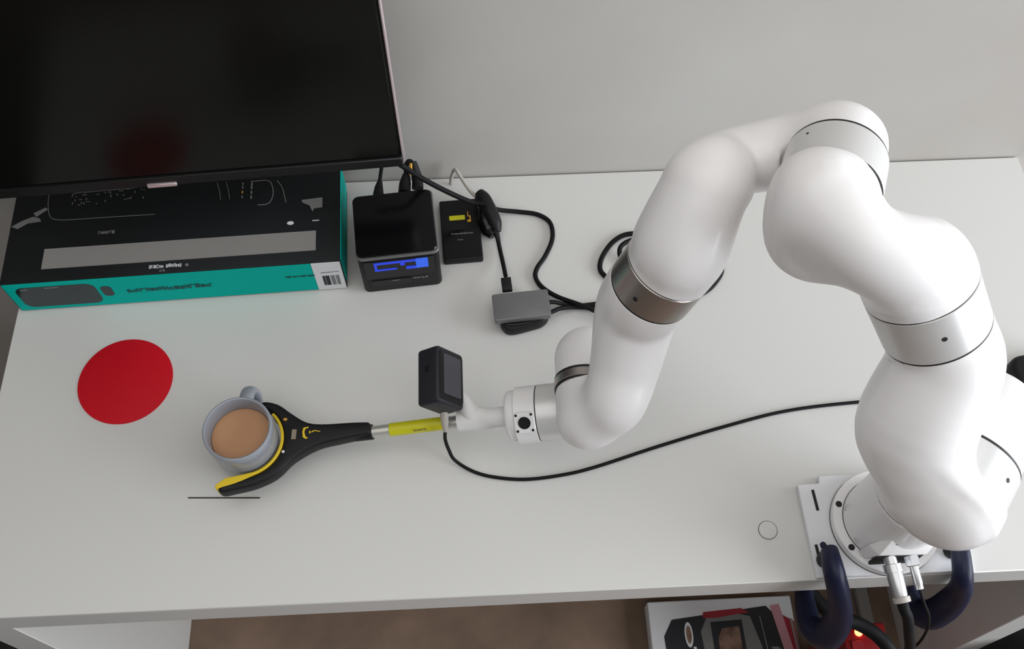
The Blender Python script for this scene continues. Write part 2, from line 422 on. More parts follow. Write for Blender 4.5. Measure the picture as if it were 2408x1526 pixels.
def band(name, c, n, s0, s1, r, m, r2=None):
    r2 = r2 or r
    e = 0.0009; g = 0.0011
    o = from_bm(name, lathe_bm(c, n, [(s0 + g, r * 0.9), (s0 + g, r - e), (s0 + g + e, r), (s1 - g - e, r2), (s1 - g, r2 - e), (s1 - g, r2 * 0.9)], 96), M[m], robot)
    for s, rr in ((s0, r), (s1, r2)):
        from_bm('joint_seam', ring_bm(c + n * (s - g), n, rr * 0.8, rr - 0.0005, 2 * g, 96), M['seam'], o)
    return o
def hole(parent, c, n, r, m='gap'):
    from_bm('screw_hole', disc_bm(c - n * 0.0006, n, r, 0.0009, 0, 20), M[m], parent)

# joint 1 seam + link 1 (shoulder); tube centrelines are (x, y, z above the desk, radius)
from_bm('joint_seam', ring_bm(BASE + UP * 0.1285, UP, 0.040, 0.0483, 0.0022, 96), M['seam'], col_)
def pbox(path, extra, pad): return bounds([D(c) for c in path] + extra, pad)
L1 = [(0.4604, 0.3351, 0.17, 0.0488), (0.4679, 0.3444, 0.22, 0.051), (0.468, 0.3573, 0.2605, 0.0477)]
def f_l1(p):
    d = smin(sd_cyl(p, BASE, UP, 0.1305, 0.19, 0.0488, 0.0015), sd_path(p, L1), 0.02)
    return smin(d, sd_cyl(p, O2, z2, 0.0265, -0.0597, 0.0472, 0.0012, 0.0321), 0.03)
sdf_obj('shoulder_link', f_l1, *pbox(L1, [BASE + UP * 0.13, O2 + z2 * 0.03, O2 - z2 * 0.06], 0.065), M['robot'], robot, ends=[(BASE, UP, 0.1305), (O2, z2, 0.0265)], it=110)
b2 = band('joint_band', O2, z2, 0.0275, 0.0665, 0.0500, 'band')
# link 2 (upper arm)
L2 = [(0.4176, 0.2783, 0.2803, 0.03), (0.3967, 0.326, 0.2861, 0.0388), (0.3852, 0.3332, 0.3181, 0.0518), (0.4024, 0.3688, 0.3664, 0.0498), (0.3952, 0.3877, 0.3887, 0.0465), (0.3866, 0.3945, 0.403, 0.0465)]
def f_l2(p):
    d = smin(sd_cyl(p, O2, z2, 0.0675, 0.1108, 0.0493, 0.0015, 0.0373), sd_path(p, L2), 0.04)
    return d
sdf_obj('upper_arm_link', f_l2, *pbox(L2, [O2 + z2 * 0.11, O2 + z3 * 0.15], 0.066), M['robot'], robot, ends=[(O2, z2, 0.0675)], it=110, cuts=[(O2, z3, 0.1501, 0.07)])
b3 = band('joint_band', O2, z3, 0.1505, 0.2025, 0.0466, 'band', 0.0475)
# link 3 (elbow)
L3 = [(0.3673, 0.4101, 0.4355, 0.0475), (0.3578, 0.4177, 0.4514, 0.0475), (0.3327, 0.4037, 0.4887, 0.0397), (0.294, 0.4115, 0.5099, 0.0321), (0.2659, 0.4544, 0.517, 0.0363)]
def f_l3(p):
    d = smin(sd_path(p, L3), sd_cyl(p, O4, z4, 0.0400, -0.0485, 0.0421, 0.0015, 0.0184), 0.03)
    return d
sdf_obj('elbow_link', f_l3, *pbox(L3, [O4 - z4 * 0.05, O4 + z4 * 0.03, O2 + z3 * 0.2], 0.06), M['robot'], robot, ends=[], it=110, cuts=[(O2, -z3, -0.2030, 0.07), (O4, z4, 0.0298, 0.05)])
b4 = band('joint_band', O4, z4, 0.0295, 0.0735, 0.0440, 'band')
# link 4 (forearm, upper half)
L4 = [(0.3175, 0.5586, 0.4459, 0.0374), (0.2326, 0.5578, 0.427, 0.0318), (0.2019, 0.5231, 0.445, 0.0395), (0.1932, 0.5105, 0.442, 0.0397), (0.1778, 0.4861, 0.4071, 0.0443), (0.1753, 0.4825, 0.3921, 0.0425), (0.1691, 0.4812, 0.3742, 0.0425)]
def f_l4(p):
    d = smin(sd_cyl(p, O4, z4, 0.0738, 0.1223, 0.041, 0.0015, 0.0268), sd_path(p, L4), 0.02)
    return np.maximum(d, -sd_cyl(p, O4, z4, 0.02, 0.0738, 0.047, 0.001))
sdf_obj('forearm_link', f_l4, *pbox(L4, [O4 + z4 * 0.12, O5 + z5 * 0.13], 0.06), M['robot'], robot, ends=[(O4, z4, 0.0738)], it=110, cuts=[(O5, z5, 0.1309, 0.07)])
b5 = band('joint_band', O5, z5, 0.1315, 0.1715, 0.0424, 'band_dark')
# link 5 (forearm, lower half)
L5 = [(0.159, 0.4789, 0.345, 0.0425), (0.1534, 0.4777, 0.329, 0.0425), (0.1476, 0.477, 0.2941, 0.0414), (0.1378, 0.4421, 0.2483, 0.0361), (0.1266, 0.4147, 0.2226, 0.033), (0.1153, 0.416, 0.1933, 0.0305)]
def f_l5(p):
    d = smin(sd_path(p, L5), sd_cyl(p, O6, z6, -0.0205, -0.0881, 0.0311, 0.0015, 0.0334), 0.02)
    return d
sdf_obj('wrist_link', f_l5, *pbox(L5, [O6 - z6 * 0.08, O5 + z5 * 0.17], 0.052), M['robot'], robot, ends=[(O6, z6, -0.0205)], it=110, cuts=[(O5, -z5, -0.1720, 0.07)])
b6 = band('joint_band', O6, z6, -0.0200, -0.0075, 0.0325, 'band_dark')
# link 6 (hand body) and the last joint
L6 = [(0.1143, 0.4901, 0.1769, 0.0314), (0.1125, 0.485, 0.1431, 0.0337), (0.1154, 0.4675, 0.1146, 0.034), (0.1113, 0.4588, 0.1043, 0.034)]
def f_l6(p):
    return smin(sd_cyl(p, O6, z6, -0.0068, 0.0524, 0.0311, 0.0015, 0.0318), sd_path(p, L6), 0.015)
sdf_obj('hand_link', f_l6, *pbox(L6, [O6 + z6 * 0.05], 0.048), M['robot'], robot, ends=[(O6, z6, -0.0068)], it=110)
b7 = from_bm('joint_band', lathe_bm(O7, z7, [(-0.105, 0.030), (-0.095, 0.0335), (-0.0345, 0.0335), (-0.034, 0.033)], 80), M['band'], robot)
from_bm('joint_seam', ring_bm(O7 - z7 * 0.0341, z7, 0.025, 0.0329, 0.0012, 80), M['seam'], b7)
b8 = from_bm('tool_collar', lathe_bm(O7, z7, [(-0.0329, 0.033), (-0.0325, 0.0335), (-0.0085, 0.0335), (-0.0078, 0.0328), (-0.0078, 0.028)], 80), M['robot'], robot)
from_bm('tool_flange', lathe_bm(O7, z7, [(-0.0078, 0.0300), (0.000, 0.0300), (0.0025, 0.0290), (0.004, 0.0265), (0.0045, 0.010)], 80), M['robot'], robot)
# round port with its square surround, facing up and to the front
pn = (V((0.05, -0.62, 0.78)) - z7 * V((0.05, -0.62, 0.78)).dot(z7)).normalized()
pc = O7 - z7 * 0.0205 + pn * 0.0325
py_ = pn.cross(z7).normalized()
pf = frame(pc, z7, py_, pn)
port = from_bm('port_pad', prism_bm(rrect(0.0235, 0.0250, 0.005), -0.004, 0.0022, pf, 0.0006, 1), M['robot'], robot)
from_bm('port_socket', lathe_bm(pc + pn * 0.0018, pn, [(0, 0.0072), (0.0012, 0.0072), (0.0014, 0.0062), (0.0008, 0.0058), (0.0006, 0.001)], 32), M['black'], port)
for sx, sy in ((-1, -1), (1, -1), (-1, 1), (1, 1)):
    from_bm('screw_hole', disc_bm(pc + z7 * 0.0088 * sx + py_ * 0.0094 * sy + pn * 0.002, pn, 0.0016, 0.0006, 0, 12), M['gap'], port)
# small screw holes in the bands
def radial(n, toward):
    t = V(toward); return (t - n * t.dot(n)).normalized()
CAMP = V((0, 0, TOP + 1.15))
for bo, c, n, r, aim in ((b2, O2 + z2 * 0.047, z2, 0.0500, V((0.45, -0.45, 0.75))), (b3, P2(0, 0.178), z3, 0.0469, V((-0.02, -0.95, 0.3))),
                         (b5, P5(0.154), z5, 0.0424, V((-0.62, -0.70, 0.35))), (b4, O4 + z4 * 0.060, z4, 0.0440, V((-0.8, -0.1, 0.75)))):
    rd_ = radial(n, aim); hole(bo, c + rd_ * r, rd_, 0.0012 if bo is b4 else 0.0024)

# printed bracket between flange and tool
brk = from_bm('tool_adapter', tube_bm([O7 + z7 * 0.0035, O7 + z7 * 0.02, D((-0.006, 0.4635, 0.0775)), D((-0.018, 0.466, 0.073)), D((-0.040, 0.4675, 0.068))], [0.0125, 0.0115, 0.0125, 0.0140, 0.0140], 28, 6), M['printwhite'], robot)
from_bm('camera_bracket', tube_bm([D((-0.022, 0.467, 0.074)), D((-0.027, 0.473, 0.083)), D((-0.034, 0.481, 0.094)), D((-0.042, 0.487, 0.104))], [0.0125, 0.011, 0.009, 0.008], 20, 5), M['printwhite'], brk)

# ================================================================== monitor on a wall arm
YAWM = math.radians(3.2)
mon = thing('monitor', 'large black monitor standing over the black and teal carton', 'monitor', (-0.404, 0.800, TOP + 0.16))
mxd = V((math.cos(YAWM), math.sin(YAWM), 0)); myd = V((-math.sin(YAWM), math.cos(YAWM), 0))
mc = D((-0.404, 0.7625, 0.16))                   # middle of the front lower edge
MF = frame(mc, mxd, myd, UP)
MW, MH = 0.610, 0.365
from_bm('back_shell', box_bm(MW, 0.020, MH, MF @ Matrix.Translation((0, 0.0155, MH / 2)), 0.002, 2), M['bezel'], mon)
from_bm('side_trim', box_bm(0.0030, 0.012, MH, MF @ Matrix.Translation((MW / 2 + 0.0012, 0.009, MH / 2)), 0.0008, 1), M['silverplastic'], mon)
from_bm('screen', box_bm(MW - 0.006, 0.006, MH - 0.022, MF @ Matrix.Translation((0, 0.0032, MH / 2 + 0.008)), 0.0008, 1), M['screen'], mon)
from_bm('lower_bezel', box_bm(MW, 0.010, 0.0165, MF @ Matrix.Translation((0, 0.0025, 0.0078)), 0.0012, 1), M['bezel'], mon)
from_bm('badge', box_bm(0.036, 0.004, 0.0055, MF @ Matrix.Translation((0.006, -0.0035, 0.0038)), 0.0006, 1), M['silverplastic'], mon, label='pale silver maker badge strip')
from_bm('wall_arm', box_bm(0.10, 0.072, 0.10, MF @ Matrix.Translation((0, 0.055, 0.19)), 0.006, 2), M['bezel'], mon)

# ================================================================== carton under the monitor
YAWB = math.radians(2.1)
BW, BD, BH = 0.437, 0.160, 0.067
bxo = D((-0.6265, 0.6825, 0.0005))
carton = thing('product_carton', 'flat black product carton with teal front lying under the monitor', 'box', bxo)
BF = zrot(bxo, YAWB)
body = from_bm('carton_body', box_bm(BW, BD, BH, BF @ Matrix.Translation((BW / 2, BD / 2, BH / 2)), 0.0015, 2), M['carton'], carton)
front = BF @ Matrix(((1, 0, 0, 0), (0, 0, -1, -0.0003), (0, 1, 0, 0), (0, 0, 0, 1)))      # u right, v up, w out of the front face
topf = BF @ Matrix.Translation((0, 0, BH + 0.0003))                                       # u right, v back, w up
def slab(name, F_, u0, u1, v0, v1, m, parent, h=0.0005, r=0.0, w0=0.0, label=None):
    cu, cv, wu, wv = (u0 + u1) / 2, (v0 + v1) / 2, abs(u1 - u0), abs(v1 - v0)
    mt = F_ @ Matrix.Translation((cu, cv, w0))
    b = prism_bm(rrect(wu, wv, r, 5), -0.0004, h, mt) if r else prism_bm([(-wu/2, -wv/2), (wu/2, -wv/2), (wu/2, wv/2), (-wu/2, wv/2)], -0.0004, h, mt)
    return from_bm(name, b, M[m], parent, smooth=False, label=label)
def poly(name, F_, pts, m, parent, h=0.0005, w0=0.0):
    return from_bm(name, prism_bm(pts, -0.0003, h, F_ @ Matrix.Translation((0, 0, w0))), M[m], parent, smooth=False)
tealf = slab('teal_front', front, 0.002, BW - 0.001, 0.002, BH - 0.0012, 'teal', body, 0.0004, label='teal printed front')
right = BF @ Matrix.Translation((BW + 0.0003, 0, 0)) @ Matrix(((0, 0, 1, 0), (1, 0, 0, 0), (0, 1, 0, 0), (0, 0, 0, 1)))
slab('teal_end', right, 0.004, BD - 0.001, 0.012, BH - 0.0012, 'teal', body, 0.0004, label='teal printed end')
slab('display_window', front, 0.013, 0.115, 0.009, 0.057, 'window', body, 0.0008, 0.012, label='dark rounded window')
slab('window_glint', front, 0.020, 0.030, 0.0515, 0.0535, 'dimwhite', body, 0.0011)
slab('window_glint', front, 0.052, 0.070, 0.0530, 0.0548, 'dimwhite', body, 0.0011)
slab('small_window', front, 0.120, 0.134, 0.024, 0.048, 'window', body, 0.0008, 0.006, label='small dark oval window')
def scribble(F_, u0, u1, v, hgt, m, parent, seed, gaps=(), w0=0.0):
    rr = random.Random(seed); u = u0; k = 0; parts = []
    while u < u1:
        wd = rr.uniform(0.45, 0.95) * hgt * 0.75; hh = hgt * rr.uniform(0.65, 1.0)
        if not any(a <= u <= b for a, b in gaps):
            y0 = v + rr.uniform(-0.1, 0.1) * hgt
            kind = rr.random(); st = wd * 0.28
            segs = [(u, u + st, y0, y0 + hh)]
            if kind < 0.65: segs.append((u, u + wd, y0 + hh - st, y0 + hh))
            if 0.3 < kind: segs.append((u, u + wd, y0 + hh * 0.42, y0 + hh * 0.42 + st))
            if kind > 0.5: segs.append((u + wd - st, u + wd, y0, y0 + hh))
            if 0.2 < kind < 0.7: segs.append((u, u + wd, y0, y0 + st))
            for i, (a, b, c, d) in enumerate(segs):
                parts.append(prism_bm([(a, c), (b, c), (b, d), (a, d)], -0.0003, 0.0005 + 0.00002 * i, F_ @ Matrix.Translation((0, 0, w0))))
        u += wd + hgt * 0.14
    return from_bm('lettering', join(*parts), M[m], parent, smooth=False)
scribble(front, 0.152, 0.262, 0.029, 0.0090, 'darkink', body, 3, gaps=((0.222, 0.2255),), w0=0.0004)
scribble(front, 0.361, 0.398, 0.037, 0.0040, 'darkink', body, 5, w0=0.0004)
stk = slab('barcode_sticker', front, 0.3985, BW - 0.001, 0.0015, BH - 0.0008, 'white', body, 0.0008, label='white barcode sticker')
for a, b in ((0.4085, 0.4115), (0.4122, 0.4175), (0.4195, 0.4245), (0.4262, 0.4305)):
    slab('barcode_block', front, a, b, 0.013, 0.036, 'greypaint' if a > 0.415 else 'blackink', stk, 0.0012)
slab('sticker_line', front, 0.408, 0.422, 0.0435, 0.0450, 'greypaint', stk, 0.0012)
slab('sticker_line', front, 0.422, 0.432, 0.0445, 0.0455, 'dimwhite', stk, 0.0012)
slab('grey_strip', topf, 0.051, 0.405, 0.0195, 0.0505, 'greystrip', body, 0.0006, label='long blank grey strip')
scribble(topf, 0.190, 0.232, 0.0090, 0.0055, 'white', body, 8, gaps=((0.2085, 0.2115),))
poly('print_dot', topf, [(0.2385 + 0.0022 * math.cos(t), 0.0108 + 0.0022 * math.sin(t)) for t in [i * math.pi / 6 for i in range(12)]], 'dimwhite', body)
scribble(topf, 0.204, 0.209, 0.0030, 0.0040, 'dimwhite', body, 9)
def line_on_top(pts, wd, m):
    P_ = [BF @ V((p[0], p[1], BH + 0.0003)) for p in pts]
    from_bm('print_line', tube_bm(P_, wd, 6, 5, flat=0.4, up=(0, 0, 1)), M[m], body)
# the printed outline of the product inside: a rounded case at the left, a lens barrel at the right
line_on_top([(0.044, 0.146), (0.045, 0.125), (0.050, 0.104), (0.060, 0.097), (0.080, 0.0955), (0.125, 0.0955), (0.190, 0.0950)], 0.0005, 'dimwhite')
line_on_top([(0.075, 0.133), (0.080, 0.139), (0.110, 0.140), (0.150, 0.141), (0.172, 0.143)], 0.0005, 'dimwhite')
rr_ = random.Random(31)
for i in range(34):
    u = rr_.uniform(0.076, 0.172); v = rr_.uniform(0.118, 0.141)
    if rr_.random() < 0.55: slab('print_dash', topf, u, u + 0.0008, v, v + rr_.uniform(0.001, 0.004), 'dimwhite', body)
    else: slab('print_dash', topf, u, u + rr_.uniform(0.002, 0.006), v, v + 0.0006, 'dimwhite', body)
for u in (0.270, 0.282):
    line_on_top([(u, 0.141), (u + 0.004, 0.125), (u + 0.006, 0.112)], 0.00045, 'dimwhite')
line_on_top([(0.315, 0.139), (0.338, 0.139), (0.345, 0.128), (0.346, 0.112), (0.340, 0.100), (0.326, 0.099)], 0.0007, 'dimwhite')
line_on_top([(0.351, 0.138), (0.358, 0.126), (0.362, 0.110), (0.364, 0.100)], 0.0006, 'dimwhite')
for v_ in (0.112, 0.120, 0.128, 0.134):
    slab('print_dash', topf, 0.304, 0.3055, v_, v_ + 0.004, 'orange' if v_ == 0.120 else 'dimwhite', body)
    slab('print_dash', topf, 0.316, 0.3180, v_ - 0.002, v_ + 0.003, 'dimwhite', body)
poly('print_dot', topf, [(0.371 + 0.0045 * math.cos(t), 0.0655 + 0.0028 * math.sin(t)) for t in [i * math.pi / 8 for i in range(16)]], 'white', body)
slab('print_dash', topf, 0.400, 0.409, 0.0665, 0.0675, 'white', body)
poly('print_patch', topf, [(0.385, 0.102), (0.413, 0.104), (0.413, 0.088), (0.402, 0.087), (0.400, 0.082), (0.396, 0.092), (0.386, 0.098)], 'dimwhite', body)
poly('print_patch', topf, [(0.010, 0.086), (0.022, 0.094), (0.040, 0.096), (0.037, 0.101), (0.028, 0.104), (0.014, 0.098), (0.002, 0.090)], 'dimwhite', body)
poly('print_patch', topf, [(0.032, 0.104), (0.046, 0.115), (0.043, 0.118), (0.028, 0.110)], 'dimwhite', body)
scribble(topf, 0.118, 0.138, 0.0690, 0.0045, 'dimwhite', body, 12)

# ================================================================== mini computer and its neighbours
pcl = D((-0.1660, 0.6890, 0.0005))
mini = thing('mini_computer', 'glossy black cube-shaped mini computer with a glowing blue front window', 'computer', pcl)
PF = zrot(pcl, math.radians(5.0))
PW, PD, PH = 0.1060, 0.101, 0.082
pbody = from_bm('case', prism_bm([(p[0] + PW / 2, p[1] + PD / 2) for p in rrect(PW, PD, 0.008)], 0, PH - 0.004, PF, 0.0015, 2), M['black'], mini)
from_bm('top_rim', prism_bm([(p[0] + PW / 2, p[1] + PD / 2) for p in rrect(PW + 0.0015, PD + 0.0015, 0.0085)], PH - 0.0040, PH - 0.0015, PF, 0.0007, 1), M['hub'], mini, label='thin bright metal rim')
from_bm('top_plate', prism_bm([(p[0] + PW / 2 - 0.0008, p[1] + PD / 2 + 0.0012) for p in rrect(PW - 0.001, PD - 0.003, 0.0085)], PH - 0.002, PH + 0.001, PF, 0.001, 1), M['black_gloss'], mini)
pfr = PF @ Matrix(((1, 0, 0, 0), (0, 0, -1, -0.0003), (0, 1, 0, 0), (0, 0, 0, 1)))
slab('front_panel', pfr, 0.007, PW - 0.007, 0.034, PH - 0.008, 'black_gloss', mini, 0.0006, 0.002)
pfd = pfr @ Matrix.Translation((0.004, 0, 0))
disp = slab('display_bar', pfd, 0.016, 0.086, 0.0665, 0.0715, 'blue', mini, 0.0010)
slab('display_bar', pfd, 0.016, 0.0195, 0.052, 0.0715, 'blue', mini, 0.00102)
slab('display_bar', pfd, 0.016, 0.045, 0.0520, 0.0560, 'blue', mini, 0.00104)
slab('display_bar', pfd, 0.057, 0.073, 0.0500, 0.0565, 'blue', mini, 0.00104)
slab('display_bar', pfd, 0.0705, 0.0865, 0.0505, 0.0725, 'bluelight', mini, 0.00106)
slab('display_bar', pfd, 0.050, 0.056, 0.0600, 0.0668, 'blue', mini, 0.00104)
slab('lower_recess', pfr, 0.012, 0.066, 0.014, 0.028, 'black_gloss', mini, 0.0006, 0.002)
scribble(pfr, 0.068, 0.088, 0.0235, 0.0042, 'dimwhite', mini, 14)
slab('print_dash', pfr, 0.040, 0.049, 0.0245, 0.0258, 'dimwhite', mini, 0.0010)

ssd_o = D((-0.0580, 0.7285, 0.0005))
ssd = thing('drive_enclosure', 'slim black drive case with yellow sticker beside the mini computer', 'drive case', ssd_o)
SF = zrot(ssd_o, math.radians(3.0))
SW, SD_, SH = 0.0545, 0.100, 0.012
from_bm('case', prism_bm([(p[0] + SW / 2, p[1] + SD_ / 2) for p in rrect(SW, SD_, 0.003)], 0, SH, SF, 0.0012, 2), M['black'], ssd)
stf = SF @ Matrix.Translation((0, 0, SH + 0.0002))
slab('yellow_sticker', stf, 0.0125, 0.0345, 0.065, 0.0725, 'yellowfilm', ssd, 0.0005, 0.001, label='yellow sticker')
poly('emblem', stf, [(0.0375, 0.0605), (0.0425, 0.0605), (0.0425, 0.071), (0.0395, 0.071), (0.0395, 0.078), (0.0382, 0.078), (0.0382, 0.0695), (0.0408, 0.0695), (0.0408, 0.064), (0.0375, 0.064)], 'orange', ssd)
slab('front_cover', stf, 0.002, SW - 0.002, 0.002, 0.048, 'black_gloss', ssd, 0.0004, 0.001)
scribble(stf, 0.0135, 0.043, 0.0405, 0.0022, 'dimwhite', ssd, 17, w0=0.0005)
slab('print_dash', stf, 0.021, 0.029, 0.031, 0.0318, 'dimwhite', ssd, 0.0006)

# plugs on the back of the mini computer
def plug_thing(name, label, pts, radii, m='black', cat='plug'):
    P_ = [D(p) for p in pts]
    return tag(from_bm(name, tube_bm(P_, radii, 14, 4), M[m], origin=P_[0]), label, cat)
kb = thing('display_cable', 'short black cable plugged into the back left of the mini computer', 'cable', D((-0.142, 0.806, 0.06)))
from_bm('plug', tube_bm([D((-0.1425, 0.796, 0.064)), D((-0.1425, 0.806, 0.064)), D((-0.1420, 0.816, 0.065)), D((-0.1405, 0.826, 0.067))], [0.0075, 0.0075, 0.006, 0.0035], 14, 3), M['black'], kb)
from_bm('lead', tube_bm([D((-0.1410, 0.823, 0.067)), D((-0.138, 0.838, 0.075)), D((-0.134, 0.848, 0.090)), D((-0.132, 0.852, 0.115))], 0.0026, 10, 6), M['rubber'], kb)
kc = thing('power_plug_cluster', 'bundle of black looped plugs behind the mini computer', 'plug', D((-0.098, 0.815, 0.06)))
from_bm('plug', tube_bm([D((-0.107, 0.806, 0.066)), D((-0.106, 0.820, 0.068)), D((-0.104, 0.832, 0.072))], [0.0085, 0.0080, 0.005], 14, 3), M['black'], kc)
from_bm('plug', tube_bm([D((-0.089, 0.812, 0.066)), D((-0.089, 0.824, 0.070)), D((-0.092, 0.836, 0.080)), D((-0.094, 0.842, 0.086))], [0.0080, 0.0075, 0.006, 0.005], 14, 3), M['black'], kc)
from_bm('lead', tube_bm([D((-0.104, 0.830, 0.072)), D((-0.103, 0.842, 0.080)), D((-0.099, 0.848, 0.080)), D((-0.094, 0.846, 0.076))], 0.0035, 10, 6), M['rubber'], kc)
from_bm('copper_glint', tube_bm([D((-0.0975, 0.826, 0.0775)), D((-0.0965, 0.833, 0.083)), D((-0.0965, 0.838, 0.0885))], 0.0022, 8, 4), M['orange'], kc)

# power adapter lump and its silver lead
ad = thing('cable_adapter', 'knobbly black cable adapter leaning on the right of the drive case', 'adapter', D((0.004, 0.797, 0.0)))
from_bm('adapter_body', tube_bm([D((-0.006, 0.828, 0.027)), D((0.000, 0.818, 0.026)), D((0.008, 0.798, 0.022)), D((0.014, 0.782, 0.018)), D((0.0165, 0.771, 0.014))], [0.010, 0.0135, 0.0145, 0.0130, 0.008], 14, 4, flat=0.8), M['black'], ad)
from_bm('adapter_knob', tube_bm([D((-0.004, 0.806, 0.022)), D((0.000, 0.792, 0.018)), D((0.006, 0.777, 0.012)), D((0.012, 0.768, 0.010))], [0.006, 0.010, 0.0115, 0.007], 14, 4), M['black_gloss'], ad)
from_bm('strain_relief', tube_bm([D((0.0150, 0.774, 0.013)), D((0.0175, 0.764, 0.010)), D((0.0185, 0.756, 0.008))], [0.0045, 0.0035, 0.003], 12, 3), M['black'], ad)
cable('silver_lead', 'short silver grey lead bent up beside the wall', [(-0.0465, 0.866, 0.002), (-0.0445, 0.8655, 0.018), (-0.0400, 0.864, 0.036), (-0.0365, 0.861, 0.0395), (-0.0300, 0.850, 0.036), (-0.0190, 0.832, 0.031), (-0.0105, 0.822, 0.029)], 0.0026, 'cable_grey')

# black cables
cable('monitor_cable', 'black cable slanting from the monitor corner to the adapter', [(-0.150, 0.812, 0.150), (-0.128, 0.8090, 0.142), (-0.107, 0.8040, 0.130), (-0.0846, 0.8062, 0.100), (-0.0553, 0.8062, 0.070), (-0.019, 0.805, 0.041), (0.002, 0.803, 0.037)], 0.0036)
cable('looping_cable', 'black cable curving from the adapter past the grey hub', [(0.006, 0.8065, 0.024), (0.025, 0.8090, 0.012), (0.0493, 0.8102, 0.005), (0.0760, 0.8050, 0.0038), (0.0925, 0.7900, 0.0038), (0.0940, 0.7639, 0.0038), (0.0827, 0.7362, 0.0038), (0.0697, 0.7159, 0.0038), (0.0668, 0.7010, 0.0038), (0.0748, 0.6850, 0.0038), (0.0937, 0.6680, 0.0060), (0.1212, 0.6504, 0.0130), (0.1431, 0.6388, 0.0130), (0.1807, 0.6163, 0.0038), (0.23, 0.600, 0.0038)], 0.0032)
lc = thing('hub_lead', 'straight black lead plugged into the back of the grey hub', 'cable', D((0.0185, 0.757, 0.006)))
from_bm('lead', tube_bm([D((0.0180, 0.760, 0.009)), D((0.0200, 0.745, 0.0075)), D((0.0235, 0.718, 0.012)), D((0.0255, 0.694, 0.022))], 0.0030, 10, 6), M['rubber'], lc)
from_bm('plug', box_bm(0.0135, 0.020, 0.0075, zrot(D((0.0262, 0.6785, 0.0245)), math.radians(4)), 0.0012, 2), M['black'], lc)
cable('hub_cable', 'upper of two black cables leaving the right side of the grey hub', [(0.079, 0.6515, 0.021), (0.0900, 0.6535, 0.016), (0.1041, 0.6541, 0.008), (0.1212, 0.6535, 0.0045), (0.1445, 0.6550, 0.0045), (0.1854, 0.6619, 0.0035)], 0.0030)
cable('hub_cable', 'lower of two black cables leaving the right side of the grey hub', [(0.079, 0.6340, 0.021), (0.0870, 0.6390, 0.018), (0.0977, 0.6450, 0.014), (0.1177, 0.6500, 0.0070), (0.1438, 0.6480, 0.0040), (0.175, 0.640, 0.0035)], 0.0030)
cable('coiled_cable', 'loop of black cable on the desk behind the robot forearm', [(0.3100, 0.748, 0.0035), (0.2491, 0.7600, 0.0035), (0.2054, 0.7666, 0.0035), (0.1804, 0.7563, 0.0035), (0.1621, 0.7325, 0.0035), (0.1561, 0.7119, 0.0035), (0.163, 0.6979, 0.0035), (0.1871, 0.6764, 0.0035), (0.2358, 0.6475, 0.0035), (0.29, 0.6649, 0.0035), (0.3131, 0.684, 0.0035), (0.3237, 0.7041, 0.0035), (0.3232, 0.732, 0.0035)], 0.0034)
cable('coiled_cable', 'short inner loop of black cable touching the robot forearm', [(0.2353, 0.7480, 0.0095), (0.2080, 0.7525, 0.0095), (0.1891, 0.7439, 0.0095), (0.1853, 0.7301, 0.0060), (0.1932, 0.7089, 0.0035), (0.215, 0.695, 0.0035)], 0.0034)

# grey hub resting on a black reader
rd = thing('card_reader', 'rounded black reader lying under the grey hub', 'card reader', D((0.050, 0.634, 0.0005)))
rpts = [(0.020, 0.662), (0.078, 0.667), (0.0805, 0.637), (0.0720, 0.6245), (0.0560, 0.6190), (0.0300, 0.6135), (0.0190, 0.6195), (0.0155, 0.632)]
from_bm('reader_shell', prism_bm([(p.x, p.y) for p in catmull([V((a, b, 0)) for a, b in rpts + rpts[:1]], 4)[:-1]], TOP + 0.0005, TOP + 0.0175, bevel=0.003, seg=3), M['black'], rd)
from_bm('front_ridge', tube_bm([D((0.024, 0.6215, 0.0172)), D((0.040, 0.6215, 0.0178)), D((0.060, 0.6255, 0.0178)), D((0.0735, 0.6330, 0.0172))], 0.0016, 8, 5), M['black_gloss'], rd)
from_bm('indicator', disc_bm(D((0.0265, 0.6275, 0.0170)), UP, 0.0017, 0.0008, 0, 12), M['hub'], rd)
hubF = zrot(D((0.0442, 0.6445, 0.0185)), math.radians(4.2))
hub = tag(from_bm('usb_hub', prism_bm(rrect(0.0745, 0.0400, 0.003), 0, 0.0105, hubF, 0.0008, 2), M['hub'], origin=D((0.0442, 0.6445, 0.0185))), 'flat grey aluminium hub slab resting on the black reader', 'hub')

# ================================================================== things on the open desk
tag(from_bm('red_disc', disc_bm(D((-0.4722, 0.5710, 0.0002)), UP, 0.0606, 0.0012, 0.0005, 96), M['red'], origin=D((-0.4722, 0.5710, 0.0002))), 'plain red round disc lying on the white desk', 'disc')
tag(from_bm('black_strip', box_bm(0.0875, 0.0014, 0.0006, zrot(D((-0.330, 0.40685, 0.0005)), math.radians(-2.7))), M['seam'], origin=D((-0.330, 0.40685, 0.0005))), 'thin straight black strip on the desk below the grabber jaw', 'strip')

